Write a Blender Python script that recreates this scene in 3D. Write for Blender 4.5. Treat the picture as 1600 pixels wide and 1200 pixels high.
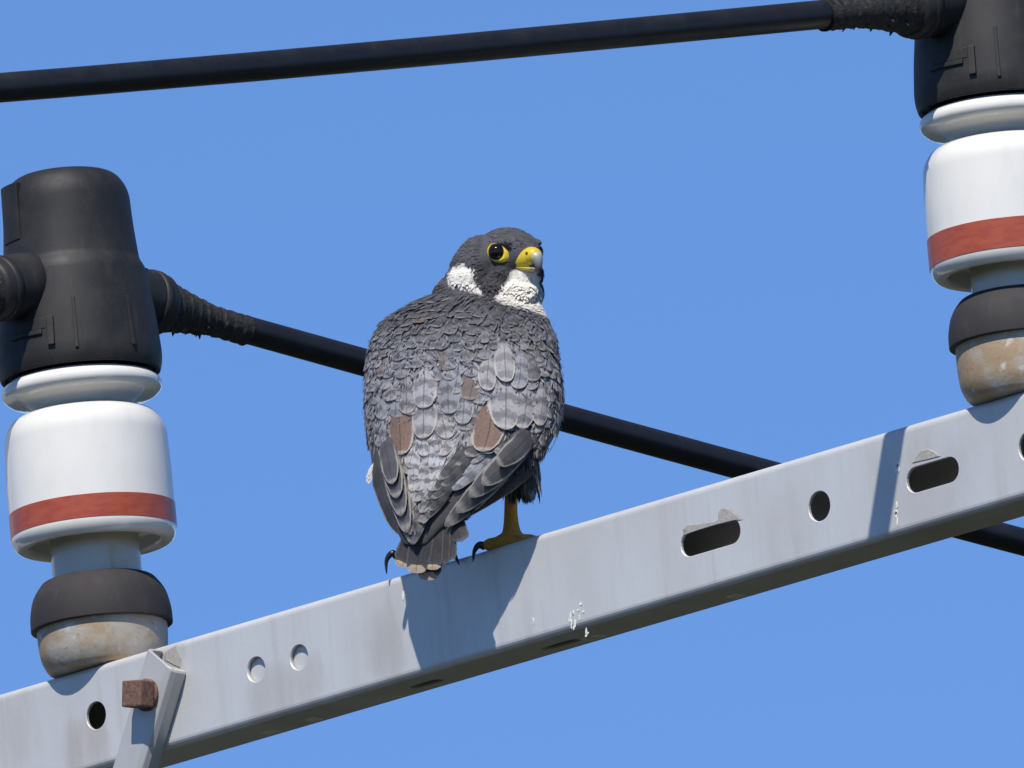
import bpy, bmesh, math, random
import numpy as np
from mathutils import Vector, Matrix
random.seed(7)
R = math.radians
scn = bpy.context.scene
for o in list(bpy.data.objects):
    bpy.data.objects.remove(o)
C = scn.collection

# ------------------------------------------------------------------ scale and axes
K = 1.0 / 1830.0          # one working unit in metres (about 0.55 mm)
H = 7.50                  # height of the cross-arm's top above the ground
YAW, ELEV, ROLL, DIST = R(45), R(12), R(5), 28.0
r_ = Vector((math.cos(YAW), math.sin(YAW), 0))
f_ = Vector((-math.sin(YAW), math.cos(YAW), 0))
z_ = Vector((0, 0, 1))
F = f_ * math.cos(ELEV) + z_ * math.sin(ELEV)
U0 = -f_ * math.sin(ELEV) + z_ * math.cos(ELEV)
RI = r_ * math.cos(ROLL) - U0 * math.sin(ROLL)
UP = r_ * math.sin(ROLL) + U0 * math.cos(ROLL)
T = -F
O = Vector((0, 0, H))

# ------------------------------------------------------------------ camera
cam = bpy.data.cameras.new('camera')
cam_o = bpy.data.objects.new('camera', cam)
C.objects.link(cam_o)
cam_o.matrix_world = Matrix(((RI.x, UP.x, T.x, 0), (RI.y, UP.y, T.y, 0), (RI.z, UP.z, T.z, 0), (0, 0, 0, 1)))
CAMP = O + UP * (246 * K) + T * DIST
cam_o.location = CAMP
cam.sensor_width = 36
cam.lens = 36 * DIST / (1600 * K)
cam.clip_start = 0.5
cam.clip_end = 6000
scn.camera = cam_o

# ------------------------------------------------------------------ sky and sun
SUN_EL = R(52.8)
SD = Vector((0.527 * math.cos(SUN_EL), -0.850 * math.cos(SUN_EL), math.sin(SUN_EL))).normalized()
SUN_AZ = math.atan2(SD.x, SD.y)
w = bpy.data.worlds.new('World')
scn.world = w
w.use_nodes = True
nt = w.node_tree
bg = nt.nodes['Background']
sky = nt.nodes.new('ShaderNodeTexSky')
sky.sky_type = 'NISHITA'
sky.sun_disc = False
sky.sun_elevation = SUN_EL
sky.sun_rotation = SUN_AZ
sky.altitude = 4000
sky.air_density = 1.0
sky.dust_density = 0.0
sky.ozone_density = 10.0
nt.links.new(sky.outputs[0], bg.inputs[0])
bg.inputs[1].default_value = 0.15
sl = bpy.data.lights.new('sun', 'SUN')
sl.energy = 4.7
sl.angle = R(0.53)
sl.color = (1, 0.95, 0.87)
so = bpy.data.objects.new('sun', sl)
so.rotation_euler = SD.to_track_quat('Z', 'Y').to_euler()
so.location = (0, -3, 12)
C.objects.link(so)
vs = scn.view_settings
vs.view_transform = 'Standard'
vs.look = 'None'
vs.exposure = 0.0
vs.gamma = 1
vs.use_curve_mapping = False

# ------------------------------------------------------------------ helpers
def arm(X, Y, Z):
    """cross-arm axes: X along the arm, Y away from its front face, Z above its top"""
    return Vector((X * K, Y * K, H + Z * K))

def cc(x, y, d):
    """point of the bird: x to the right, y down, d towards the viewer"""
    return O + (RI * (x - 800) + UP * (846 - y) + T * d) * K

def on_face(px, py, Y=0.0):
    """arm X, Z where a sight line meets the plane Y"""
    dx = (px - 800) * K / DIST
    dy = (600 - py) * K / DIST
    d = F + RI * dx + UP * dy
    t = (Y * K - CAMP.y) / d.y
    p = CAMP + d * t
    return p.x / K, (p.z - H) / K

def mesh_obj(name, verts, faces, m, parent=None, smooth=True):
    me = bpy.data.meshes.new(name)
    me.from_pydata([tuple(v) for v in verts], [], faces)
    me.update()
    if smooth:
        me.polygons.foreach_set('use_smooth', [True] * len(me.polygons))
    o = bpy.data.objects.new(name, me)
    C.objects.link(o)
    if m:
        me.materials.append(m)
    if parent:
        o.parent = parent
        o.matrix_parent_inverse = Matrix.Translation(-parent.location)
    return o

def bm_obj(name, bm, m, parent=None, smooth=False):
    me = bpy.data.meshes.new(name)
    bmesh.ops.recalc_face_normals(bm, faces=bm.faces)
    bm.to_mesh(me)
    bm.free()
    if smooth:
        me.polygons.foreach_set('use_smooth', [True] * len(me.polygons))
    o = bpy.data.objects.new(name, me)
    C.objects.link(o)
    if m:
        me.materials.append(m)
    if parent:
        o.parent = parent
        o.matrix_parent_inverse = Matrix.Translation(-parent.location)
    return o

def empty(name, loc):
    o = bpy.data.objects.new(name, None)
    o.empty_display_size = 0.05
    o.location = loc
    C.objects.link(o)
    return o

def tag(o, label=None, cat=None, group=None, kind=None):
    for k, v in (('label', label), ('category', cat), ('group', group), ('kind', kind)):
        if v:
            o[k] = v
    return o

def fillet(pts, rads, n=5):
    """round the corners of an (r, z) polyline"""
    out = [pts[0]]
    for i in range(1, len(pts) - 1):
        p = Vector(pts[i]); a = Vector(pts[i - 1]); b = Vector(pts[i + 1])
        q = rads[i] if i < len(rads) else 0
        if q <= 0:
            out.append(tuple(p)); continue
        da, db = (a - p), (b - p)
        q = min(q, da.length * .49, db.length * .49)
        pa = p + da.normalized() * q
        pb = p + db.normalized() * q
        for k in range(n + 1):
            t = k / n
            out.append(tuple(pa * (1 - t) ** 2 + p * 2 * t * (1 - t) + pb * t * t))
    out.append(pts[-1])
    return out

def lathe(name, prof, cx, cy, m, parent, seg=96, wob=0.0, zs=1.0, cap=True):
    vs_, fs = [], []
    prof = [(a, b * zs) for a, b in prof]
    n = len(prof)
    for i, (r, z) in enumerate(prof):
        for k in range(seg):
            a = 2 * math.pi * k / seg
            rr = r + (wob * math.sin(3 * a + z * .05) if r > 1 else 0)
            vs_.append(arm(cx + rr * math.cos(a), cy + rr * math.sin(a), z))
    for i in range(n - 1):
        for k in range(seg):
            k2 = (k + 1) % seg
            fs.append((i * seg + k, i * seg + k2, (i + 1) * seg + k2, (i + 1) * seg + k))
    if cap:
        fs.append(tuple(range(seg))[::-1])
        fs.append(tuple((n - 1) * seg + k for k in range(seg)))
    return mesh_obj(name, vs_, fs, m, parent)

def ring_frames(pts):
    """parallel transport frames along a path"""
    fr = []
    t0 = (pts[1] - pts[0]).normalized()
    n = t0.orthogonal().normalized()
    for i in range(len(pts)):
        t = (pts[min(i + 1, len(pts) - 1)] - pts[max(i - 1, 0)]).normalized()
        n = (n - t * n.dot(t)).normalized()
        fr.append((n, t.cross(n)))
    return fr

def tube_data(pts, rads, seg=14, jit=0.0, rnd=None):
    fr = ring_frames(pts)
    V, Fc = [], []
    for p, r, (n, b) in zip(pts, rads, fr):
        for k in range(seg):
            a = 2 * math.pi * k / seg
            q = r * (1 + (rnd.uniform(-jit, jit) if rnd else 0))
            V.append(p + n * (q * math.cos(a)) + b * (q * math.sin(a)))
    m = len(pts)
    for i in range(m - 1):
        for k in range(seg):
            k2 = (k + 1) % seg
            Fc.append((i * seg + k, i * seg + k2, (i + 1) * seg + k2, (i + 1) * seg + k))
    Fc.append(tuple(range(seg))[::-1])
    Fc.append(tuple((m - 1) * seg + k for k in range(seg)))
    return V, Fc

def tube(name, pts, rads, m, parent=None, seg=14, jit=0, rnd=None):
    V, Fc = tube_data(pts, [q * K for q in rads], seg, jit, rnd)
    return mesh_obj(name, V, Fc, m, parent)

def smooth_path(pts, n=6):
    """Catmull-Rom through points"""
    P = [2 * pts[0] - pts[1]] + list(pts) + [2 * pts[-1] - pts[-2]]
    out = []
    for i in range(1, len(P) - 2):
        for k in range(n):
            t = k / n
            a, b, c, d = P[i - 1], P[i], P[i + 1], P[i + 2]
            out.append(.5 * ((2 * b) + (c - a) * t + (2 * a - 5 * b + 4 * c - d) * t * t + (3 * b - a - 3 * c + d) * t ** 3))
    out.append(pts[-1])
    return out

def box_bm(bm, lo, hi, M=None, bev=0.0):
    r = bmesh.ops.create_cube(bm, size=1)
    c = [(a + b) / 2 for a, b in zip(lo, hi)]
    s = [abs(b - a) for a, b in zip(lo, hi)]
    for v in r['verts']:
        v.co = Vector((c[0] + v.co.x * s[0], c[1] + v.co.y * s[1], c[2] + v.co.z * s[2]))
    if bev:
        ed = list({e for v in r['verts'] for e in v.link_edges})
        r2 = bmesh.ops.bevel(bm, geom=ed, offset=bev, segments=2, profile=.6, affect='EDGES')
        vv = list({v for f in r2['faces'] for v in f.verts} | {v for v in r['verts'] if v.is_valid})
    else:
        vv = r['verts']
    if M is not None:
        for v in vv:
            v.co = M @ v.co

# ------------------------------------------------------------------ materials
class NB:
    def __init__(s, name):
        s.m = bpy.data.materials.new(name); s.m.use_nodes = True
        s.t = s.m.node_tree; s.b = s.t.nodes['Principled BSDF']
    def n(s, ty, **kw):
        x = s.t.nodes.new(ty)
        for k, v in kw.items():
            setattr(x, k, v)
        return x
    def l(s, a, b): s.t.links.new(a, b)
    def val(s, sock, v):
        if hasattr(v, 'links') or hasattr(v, 'is_output'): s.l(v, sock)
        else: sock.default_value = v
    def math(s, op, a, b=0.0, c=None, clamp=False):
        x = s.n('ShaderNodeMath', operation=op, use_clamp=clamp)
        s.val(x.inputs[0], a); s.val(x.inputs[1], b)
        if c is not None: s.val(x.inputs[2], c)
        return x.outputs[0]
    def noise(s, vec, scale, detail=3, rough=.55):
        x = s.n('ShaderNodeTexNoise'); x.inputs['Scale'].default_value = scale
        x.inputs['Detail'].default_value = detail; x.inputs['Roughness'].default_value = rough
        if vec is not None: s.l(vec, x.inputs['Vector'])
        return x.outputs['Fac']
    def ramp(s, f, lo, hi, a=0.0, b=1.0):
        x = s.n('ShaderNodeMapRange'); x.interpolation_type = 'SMOOTHSTEP'
        s.val(x.inputs[0], f)
        for i, v in enumerate((lo, hi, a, b)): s.val(x.inputs[i + 1], v)
        return x.outputs[0]
    def mix(s, f, a, b, blend='MIX'):
        x = s.n('ShaderNodeMix', data_type='RGBA', blend_type=blend)
        s.val(x.inputs[0], f)
        for i, v in ((6, a), (7, b)):
            if isinstance(v, tuple): x.inputs[i].default_value = (*v, 1)
            else: s.l(v, x.inputs[i])
        return x.outputs[2]
    def pos(s):
        return s.n('ShaderNodeNewGeometry').outputs['Position']
    def bump(s, h, strength, dist):
        x = s.n('ShaderNodeBump'); x.inputs['Strength'].default_value = strength
        x.inputs['Distance'].default_value = dist; s.l(h, x.inputs['Height'])
        s.l(x.outputs[0], s.b.inputs['Normal'])
    def scale(s, vec, sx, sy, sz):
        x = s.n('ShaderNodeMapping'); x.inputs['Scale'].default_value = (sx, sy, sz)
        s.l(vec, x.inputs['Vector']); return x.outputs[0]
    def base(s, c):
        if isinstance(c, tuple): s.b.inputs['Base Color'].default_value = (*c, 1)
        else: s.l(c, s.b.inputs['Base Color'])
    def rough(s, v): s.val(s.b.inputs['Roughness'], v)

def mat_porcelain(name, col):
    n = NB(name); p = n.pos()
    d = n.ramp(n.noise(n.scale(p, 1, 1, .35), 60, 4), .45, .8)
    n.base(n.mix(n.math('MULTIPLY', d, .22), col, tuple(c * .72 for c in col)))
    n.rough(.11)
    n.b.inputs['Coat Weight'].default_value = .25
    n.b.inputs['Coat Roughness'].default_value = .06
    n.bump(n.noise(p, 45, 2), .06, .002)
    return n.m

M_WHITE = mat_porcelain('white_porcelain', (.80, .775, .71))
M_NECK = mat_porcelain('grey_porcelain', (.52, .50, .42))

def mat_band():
    n = NB('red_band_glaze'); p = n.pos()
    n.base(n.mix(n.ramp(n.noise(n.scale(p, 1, 1, 3), 70, 4), .35, .7), (.40, .085, .035), (.33, .060, .028)))
    n.rough(.28)
    return n.m
M_BAND = mat_band()

def mat_rubber(name, c1, c2, rgh=.62, speck=False):
    n = NB(name); p = n.pos()
    a = n.ramp(n.noise(p, 35, 5, .65), .4, .75)
    b = n.ramp(n.noise(n.scale(p, 1, 1, .15), 120, 3), .55, .8)
    col = n.mix(n.math('MULTIPLY', a, .7), c1, c2)
    col = n.mix(n.math('MULTIPLY', b, .35), col, tuple(min(1, x * 1.7) for x in c2))
    if speck:
        v = n.ramp(n.noise(p, 420, 2), .70, .76)
        col = n.mix(n.math('MULTIPLY', v, .35), col, (.16, .15, .13))
    n.base(col)
    n.rough(n.math('MULTIPLY_ADD', a, .15, rgh - .08))
    n.b.inputs['Specular IOR Level'].default_value = .4
    n.bump(n.noise(p, 700, 3), .15, .0006)
    return n.m
M_COVER = mat_rubber('black_polymer_cover', (.018, .017, .017), (.036, .034, .031), .64)
M_COLLAR = mat_rubber('grey_rubber_collar', (.034, .031, .031), (.046, .042, .041), .8, True)
M_CABLE = mat_rubber('black_cable_jacket', (.012, .012, .014), (.020, .020, .022), .5)

def mat_tape():
    n = NB('weathered_tape'); p = n.pos()
    a = n.noise(p, 260, 5, .7)
    col = n.mix(n.ramp(a, .42, .72), (.012, .012, .013), (.055, .050, .043))
    col = n.mix(n.ramp(n.noise(p, 90, 4, .7), .62, .74), col, (.13, .12, .10))
    n.base(col); n.rough(.8)
    n.bump(a, .8, .003)
    return n.m
M_TAPE = mat_tape()

def mat_base():
    n = NB('stained_cement_fitting'); p = n.pos()
    a = n.noise(p, 26, 4, .6); b = n.noise(p, 160, 5, .65)
    col = n.mix(n.ramp(a, .38, .62), (.44, .40, .34), (.38, .27, .16))
    col = n.mix(n.ramp(b, .58, .75), col, (.30, .19, .10))
    col = n.mix(n.ramp(n.noise(p, 75, 3), .58, .72), col, (.55, .53, .49))
    n.base(col); n.rough(.6)
    n.b.inputs['Metallic'].default_value = .1
    n.bump(b, .35, .0015)
    return n.m
M_BASE = mat_base()

def mat_galv(name, blobs=(), base=(.66, .655, .64)):
    """galvanised steel: spangle, soft run marks, stains at given places (x, z, rx, rz, amount, colour)"""
    n = NB(name); p = n.pos()
    sp = n.n('ShaderNodeTexVoronoi'); sp.inputs['Scale'].default_value = 140; n.l(p, sp.inputs['Vector'])
    bw = n.n('ShaderNodeRGBToBW'); n.l(sp.outputs['Color'], bw.inputs[0])
    cloud = n.noise(n.scale(p, 1, 1, .45), 9, 5, .6)
    run = n.noise(n.scale(p, 1, 1, .06), 75, 4, .6)
    col = n.mix(n.ramp(cloud, .35, .68), base, tuple(c * k for c, k in zip(base, (.91, .90, .885))))
    col = n.mix(n.math('MULTIPLY', n.ramp(run, .48, .78), .5), col, (.49, .46, .42))
    col = n.mix(n.math('MULTIPLY', bw.outputs[0], .07), col, (.75, .77, .8))
    wv = n.noise(n.scale(p, 1, 1, .30), 30, 5, .7)
    sep = n.n('ShaderNodeSeparateXYZ'); n.l(p, sep.inputs[0])
    for (x, z, rx, rz, am, c) in blobs:
        dx = n.math('DIVIDE', n.math('SUBTRACT', sep.outputs[0], x * K), rx * K)
        dz = n.math('DIVIDE', n.math('SUBTRACT', sep.outputs[2], H + z * K), rz * K)
        d = n.math('ADD', n.math('POWER', n.math('ABSOLUTE', dx), 2.6), n.math('POWER', n.math('ABSOLUTE', dz), 2.6))
        d = n.math('ADD', d, n.math('MULTIPLY_ADD', wv, 4.2, -2.1))
        mk = n.math('MULTIPLY', n.ramp(d, 1.6, -.3), am)
        col = n.mix(mk, col, c)
    sc = n.ramp(n.noise(p, 330, 3), .70, .78)
    col = n.mix(n.math('MULTIPLY', sc, .3), col, (.34, .33, .32))
    n.base(col)
    n.b.inputs['Metallic'].default_value = .25
    n.rough(n.math('MULTIPLY_ADD', cloud, .2, .42))
    n.bump(n.noise(p, 210, 4), .12, .0008)
    return n.m

def mat_rust():
    n = NB('rusted_bolt_steel'); p = n.pos()
    a = n.noise(p, 240, 5, .7)
    n.base(n.mix(n.ramp(a, .35, .7), (.15, .075, .055), (.27, .16, .12)))
    n.rough(.75); n.b.inputs['Metallic'].default_value = .2
    n.bump(a, .6, .0015)
    return n.m
M_RUST = mat_rust()

def mat_simple(name, c, rgh=.6, nz=0, c2=None, scale=200, bump=0, dist=.001, metal=0):
    n = NB(name); p = n.pos()
    if c2: n.base(n.mix(n.ramp(n.noise(p, scale, 4), .35, .7), c, c2))
    else: n.base(c)
    n.rough(rgh); n.b.inputs['Metallic'].default_value = metal
    if bump: n.bump(n.noise(p, scale * 2, 3), bump, dist)
    return n.m

# ------------------------------------------------------------------ ground and pole (they carry the arm and bounce the light)
def mat_ground():
    n = NB('meadow_ground'); p = n.pos()
    a = n.noise(p, .25, 6, .6); b = n.noise(p, 6, 5, .7)
    col = n.mix(n.ramp(a, .35, .65), (.016, .020, .008), (.027, .026, .013))
    col = n.mix(n.ramp(b, .5, .8), col, (.014, .02, .006))
    n.base(col); n.rough(.95); n.bump(b, .6, .05)
    return n.m
g = 3000.0
ground = mesh_obj('ground', [(-g, -g, 0), (g, -g, 0), (g, g, 0), (-g, g, 0)], [(0, 1, 2, 3)], mat_ground(), None, False)
tag(ground, 'flat rough green meadow ground far below the cross-arm', 'ground', kind='structure')

AH, AD = 166.0, 108.0     # arm height and depth
XL, XR = -996.0, 1083.0   # the two insulators' places along the arm
AY = 63.0
XP = -2200.0              # the pole
pole = empty('utility_pole', (XP * K, (AD + 270) * K, 0))
M_CONC = mat_simple('pole_concrete', (.36, .35, .33), .85, c2=(.28, .27, .25), scale=30, bump=.3, dist=.003)
def pole_shaft():
    V, Fc = tube_data([Vector((XP * K, (AD + 270) * K, z)) for z in (-.4, 0, 2.5, 5, 8.3)], [.20, .198, .180, .160, .140], 40)
    o = mesh_obj('shaft', V, Fc, M_CONC, pole)
pole_shaft()
tag(pole, 'tapered grey concrete utility pole carrying the steel cross-arm', 'pole')

# ------------------------------------------------------------------ cross-arm: a hollow square steel tube with real holes
holes = []   # (px, py, half length along X, half height, kind)
stains = []
def hp(px, py): return on_face(px, py, 0)
bx, bz = hp(135, 1165); stains.append((bx, bz, 55, 52, .42, (.40, .32, .24)))
bx, bz = hp(600, 1000); stains.append((bx, bz, 42, 62, .45, (.40, .37, .34)))
bx, bz = hp(445, 1075); stains.append((bx, bz, 90, 45, .40, (.42, .39, .36)))
bx, bz = hp(1240, 830); stains.append((bx, bz, 60, 70, .25, (.47, .44, .40)))
bx, bz = hp(1440, 760); stains.append((bx, bz, 120, 80, .40, (.46, .44, .42)))
bx, bz = hp(20, 1140); stains.append((bx, bz, 60, 70, .35, (.44, .37, .30)))
bx, bz = hp(268, 1020); stains.append((bx, bz, 34, 22, .5, (.42, .38, .34)))
M_ARM = mat_galv('galvanised_arm_steel', stains)
M_GALV = mat_galv('galvanised_brace_steel', (), (.54, .535, .52))

def rounded_rect(y0, y1, z0, z1, rad, n=5):
    pts = []
    for cy, cz, a0 in ((y1 - rad, z1 - rad, 0), (y0 + rad, z1 - rad, 90), (y0 + rad, z0 + rad, 180), (y1 - rad, z0 + rad, 270)):
        for k in range(n + 1):
            a = R(a0 + 90 * k / n)
            pts.append((cy + rad * math.cos(a), cz + rad * math.sin(a)))
    return pts

crossarm = empty('cross_arm', arm(0, AY, -AH))
def build_arm():
    X0, X1 = -2500.0, 1700.0
    th = 6.0
    out = rounded_rect(0, AD, -AH, 0, 12)
    inn = rounded_rect(th, AD - th, -AH + th, -th, 8)
    m = len(out)
    V = []
    for X in (X0, X1):
        for ring in (out, inn):
            V += [arm(X, y, z) for y, z in ring]
    Fc = []
    for k in range(m):
        k2 = (k + 1) % m
        Fc.append((k, k2, 2 * m + k2, 2 * m + k))
        Fc.append((m + k, 3 * m + k, 3 * m + k2, m + k2))
        Fc.append((k, m + k, m + k2, k2))
        Fc.append((2 * m + k, 2 * m + k2, 3 * m + k2, 3 * m + k))
    o = mesh_obj('beam', V, Fc, M_ARM, crossarm, False)
    bm = bmesh.new(); bm.from_mesh(o.data); bmesh.ops.recalc_face_normals(bm, faces=bm.faces); bm.to_mesh(o.data); bm.free()
    # cutters
    cb = bmesh.new()
    def stadium(hx, hz, n=10):
        rad = hz
        L = max(0, hx - rad)
        p = []
        for s, a0 in ((1, -90), (-1, 90)):
            for k in range(n + 1):
                a = R(a0 + 180 * k / n)
                p.append((s * L + rad * math.cos(a), rad * math.sin(a)))
        return p if L > 0 else [(rad * math.cos(2 * math.pi * k / 28), rad * math.sin(2 * math.pi * k / 28)) for k in range(28)]
    def cut(cx, cz, hx, hz, y0, y1, axis='Y', rot=0):
        pts = stadium(hx, hz)
        ca, sa = math.cos(rot), math.sin(rot)
        pts = [(a * ca - b * sa, a * sa + b * ca) for a, b in pts]
        rows = []
        for y in (y0, y1):
            rows.append([cb.verts.new(arm(cx + a, y, cz + b) if axis == 'Y' else arm(cx + a, cz + b, y)) for a, b in pts])
        q = len(pts)
        cb.faces.new(rows[0][::-1]); cb.faces.new(rows[1])
        for k in range(q):
            cb.faces.new((rows[0][k], rows[0][(k + 1) % q], rows[1][(k + 1) % q], rows[1][k]))
    for px, py, hx, hz in ((150, 1118, 22, 22), (400, 1046, 20, 20), (467, 1027, 20, 20), (1280, 791, 23.5, 23.5),
                           (1110, 840, 66, 20), (1457, 742, 57, 20), (1608, 697, 23, 23)):
        x, z = hp(px, py)
        cut(x, z, hx, hz, -20, 22)
    x, z = hp(1110, 840); cut(x + 124, z - 18, 66, 20, AD - 20, AD + 20)
    for px, py in ((467, 1027),):
        x, z = hp(px, py); cut(x + 108, z - 16, 20, 20, AD - 20, AD + 20)
    for px, py, hx, hz in ((870, 1015, 40, 12), (660, 1075, 34, 12)):
        x, z = on_face(px, py, 50)
        cut(x, 62, hx, hz, -AH - 20, -AH + 16, axis='Z')
    bmesh.ops.recalc_face_normals(cb, faces=cb.faces)
    cme = bpy.data.meshes.new('cutter'); cb.to_mesh(cme); cb.free()
    co = bpy.data.objects.new('cutter', cme); C.objects.link(co)
    md = o.modifiers.new('holes', 'BOOLEAN'); md.object = co; md.operation = 'DIFFERENCE'; md.solver = 'EXACT'
    bv = o.modifiers.new('edge', 'BEVEL'); bv.width = 1.0 * K; bv.segments = 1; bv.limit_method = 'ANGLE'; bv.angle_limit = R(50)
    dg = bpy.context.evaluated_depsgraph_get(); dg.update()
    me = bpy.data.meshes.new_from_object(o.evaluated_get(dg))
    o.modifiers.clear()
    old = o.data; o.data = me; me.name = 'beam'
    bpy.data.meshes.remove(old)
    bpy.data.objects.remove(co); bpy.data.meshes.remove(cme)
    # smooth the rounded corners only
    me.polygons.foreach_set('use_smooth', [False] * len(me.polygons))
build_arm()
# thin backing plate inside the pair of round holes
def backing_plate():
    x0, z0 = hp(400, 1046); x1, z1 = hp(467, 1027)
    bm = bmesh.new()
    box_bm(bm, arm(x0 - 60, 8, min(z0, z1) - 30), arm(x1 + 17, 11, max(z0, z1) + 45))
    bm_obj('backing_plate', bm, M_ARM, crossarm)
backing_plate()
M_FLAKE = mat_simple('grey_lime_flake', (.43, .41, .38), .85, c2=(.35, .33, .30), scale=300, bump=.4)
M_DROP_SLIVER = mat_simple('white_dropping_and_light_sliver', (.86, .84, .76), .8, c2=(.78, .75, .66), scale=300, bump=.5)  # droppings on the face, and the painted light slivers underneath
def patch(name, poly, m, lift=1.2, Y=0):
    """thin irregular crust on the arm's front, outline given by points on the face"""
    bm = bmesh.new()
    pts = [on_face(px, py, Y) for px, py in poly]
    lo = [bm.verts.new(arm(x, Y - .3, z)) for x, z in pts]
    cx = sum(x for x, z in pts) / len(pts); cz = sum(z for x, z in pts) / len(pts)
    hi = [bm.verts.new(arm(cx + (x - cx) * .88, Y - lift, cz + (z - cz) * .88)) for x, z in pts]
    bm.faces.new(hi)
    for k in range(len(pts)):
        k2 = (k + 1) % len(pts)
        bm.faces.new((lo[k], lo[k2], hi[k2], hi[k]))
    return bm_obj(name, bm, m, crossarm)
patch('lime_crust', [(1066, 828), (1070, 822), (1090, 820), (1117, 816), (1124, 812), (1124, 800), (1130, 792), (1142, 794), (1156, 805), (1161, 812), (1153, 812), (1120, 820), (1090, 829), (1070, 836)], M_FLAKE)
patch('lime_crust', [(1425, 724), (1432, 711), (1440, 703), (1450, 701), (1462, 706), (1470, 713), (1455, 717)], M_FLAKE)
patch('lime_crust', [(255, 1022), (266, 1012), (276, 1008), (284, 1028), (282, 1044), (272, 1040), (258, 1032)], M_FLAKE)
rs = random.Random(3)
def splash(px, py, w, h, n):
    for _ in range(n):
        x = px + rs.uniform(-w, w); y = py + rs.uniform(-h, h)
        a = rs.uniform(.9, 2.2); b = rs.uniform(2, 8)
        poly = [(x + a * math.cos(t) * rs.uniform(.7, 1.2), y + b * math.sin(t) * rs.uniform(.7, 1.2)) for t in [k * .785 for k in range(8)]]
        patch('dropping_or_light_sliver', poly, M_DROP_SLIVER, .9)
splash(1402, 735, 3, 12, 4)
splash(1400, 802, 3, 14, 6)
splash(905, 955, 12, 26, 7)
splash(895, 968, 5, 14, 4)
splash(832, 965, 3, 10, 2)
splash(925, 990, 14, 4, 3)
splash(630, 930, 3, 4, 1)
for px, py, L in ((430, 1143, 20), (498, 1127, 16), (1157, 932, 16), (942, 985, 12), (925, 992, 9)):  # light slivers at the underside holes, painted in as white boxes
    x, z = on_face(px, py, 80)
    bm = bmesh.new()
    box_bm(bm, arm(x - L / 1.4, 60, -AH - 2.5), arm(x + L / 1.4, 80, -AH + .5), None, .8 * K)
    bm_obj('dropping_or_light_sliver', bm, M_DROP_SLIVER, crossarm)
tag(crossarm, 'long galvanised square steel cross-arm with round holes and slots under the falcon', 'cross-arm')

# fixing band between the arm and the pole
def pole_fixing():
    bm = bmesh.new()
    box_bm(bm, arm(XP - 70, AD + 1, -AH - 10), arm(XP + 70, AD + 40, 10), None, 2 * K)
    bm_obj('arm_clamp', bm, M_GALV, pole)
    a = [Vector((XP * K + .158 * math.cos(t), (AD + 270) * K + .158 * math.sin(t), 0)) for t in [k * math.pi / 24 for k in range(49)]]
    for z in (-30, -140):
        V, Fc = [], []
        for p in a:
            d = (p - Vector((XP * K, (AD + 270) * K, 0))).normalized()
            for rr, zz in ((-.009, -.02), (0, -.02), (0, .02), (-.009, .02)):
                V.append(p + d * rr + Vector((0, 0, H + z * K + zz)))
        for i in range(48):
            for k in range(4):
                Fc.append((i * 4 + k, i * 4 + (k + 1) % 4, i * 4 + 4 + (k + 1) % 4, i * 4 + 4 + k))
        mesh_obj('pole_band', V, Fc, M_GALV, pole, False)
pole_fixing()

# ------------------------------------------------------------------ brace with its rusted bolt
def build_brace():
    bxx, bzz = on_face(255, 1090, 0)
    root = empty('arm_brace', arm(bxx, -4, bzz))
    d = Vector((-87, 0, -146)).normalized()       # down the brace
    s = Vector((-d.z, 0, d.x))                    # across it, to the right
    if s.x < 0: s = -s
    o0 = Vector((bxx, -1.5, bzz))
    prof = [(-30, 0), (-36, 0), (-36, -22), (-34, -28), (-28, -31), (20, -31), (30, -28), (35, -20), (36, -8), (36, 0), (30, 0), (30, -10), (27, -20), (20, -25), (-26, -25), (-30, -20)]
    V, Fc = [], []
    n = len(prof)
    ts = [-62, -58, 300, 900, 1500]
    for i, t in enumerate(ts):
        for (a, y) in prof:
            k = .94 if i == 0 else 1
            tt = t + (a * .18 if i < 2 else 0)
            p = o0 + d * tt + s * (a * k)
            V.append(arm(p.x, p.y + y, p.z))
    for i in range(len(ts) - 1):
        for k in range(n):
            k2 = (k + 1) % n
            Fc.append((i * n + k, i * n + k2, (i + 1) * n + k2, (i + 1) * n + k))
    Fc.append(tuple(range(n))[::-1]); Fc.append(tuple((len(ts) - 1) * n + k for k in range(n)))
    o = mesh_obj('angle_bar', V, Fc, M_GALV, root, False)
    bm = bmesh.new(); bm.from_mesh(o.data); bmesh.ops.recalc_face_normals(bm, faces=bm.faces); bm.to_mesh(o.data); bm.free()
    bv = o.modifiers.new('b', 'BEVEL'); bv.width = 1.2 * K; bv.segments = 2; bv.limit_method = 'ANGLE'; bv.angle_limit = R(40)
    # bolt: square head on a washer, shank behind
    bm = bmesh.new()
    Mx = Matrix.Translation(arm(bxx - 2, -24, bzz + 2)) @ Matrix.Rotation(R(9), 4, 'Y')
    box_bm(bm, Vector((-22, -44, -21)) * K, Vector((22, -13, 21)) * K, Mx, 3 * K)
    bolt = bm_obj('bolt', bm, M_RUST, root)
    pts = [arm(bxx - 2, y - 24, bzz + 2) for y in (-8.6, -8.7, -12.9, -13)]
    tube('washer', pts, [.5, 26, 26, .5], M_RUST, bolt, 28)
    tag(root, 'galvanised angle brace slanting down from the arm, rusty square bolt at its top', 'brace')
build_brace()

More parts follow.
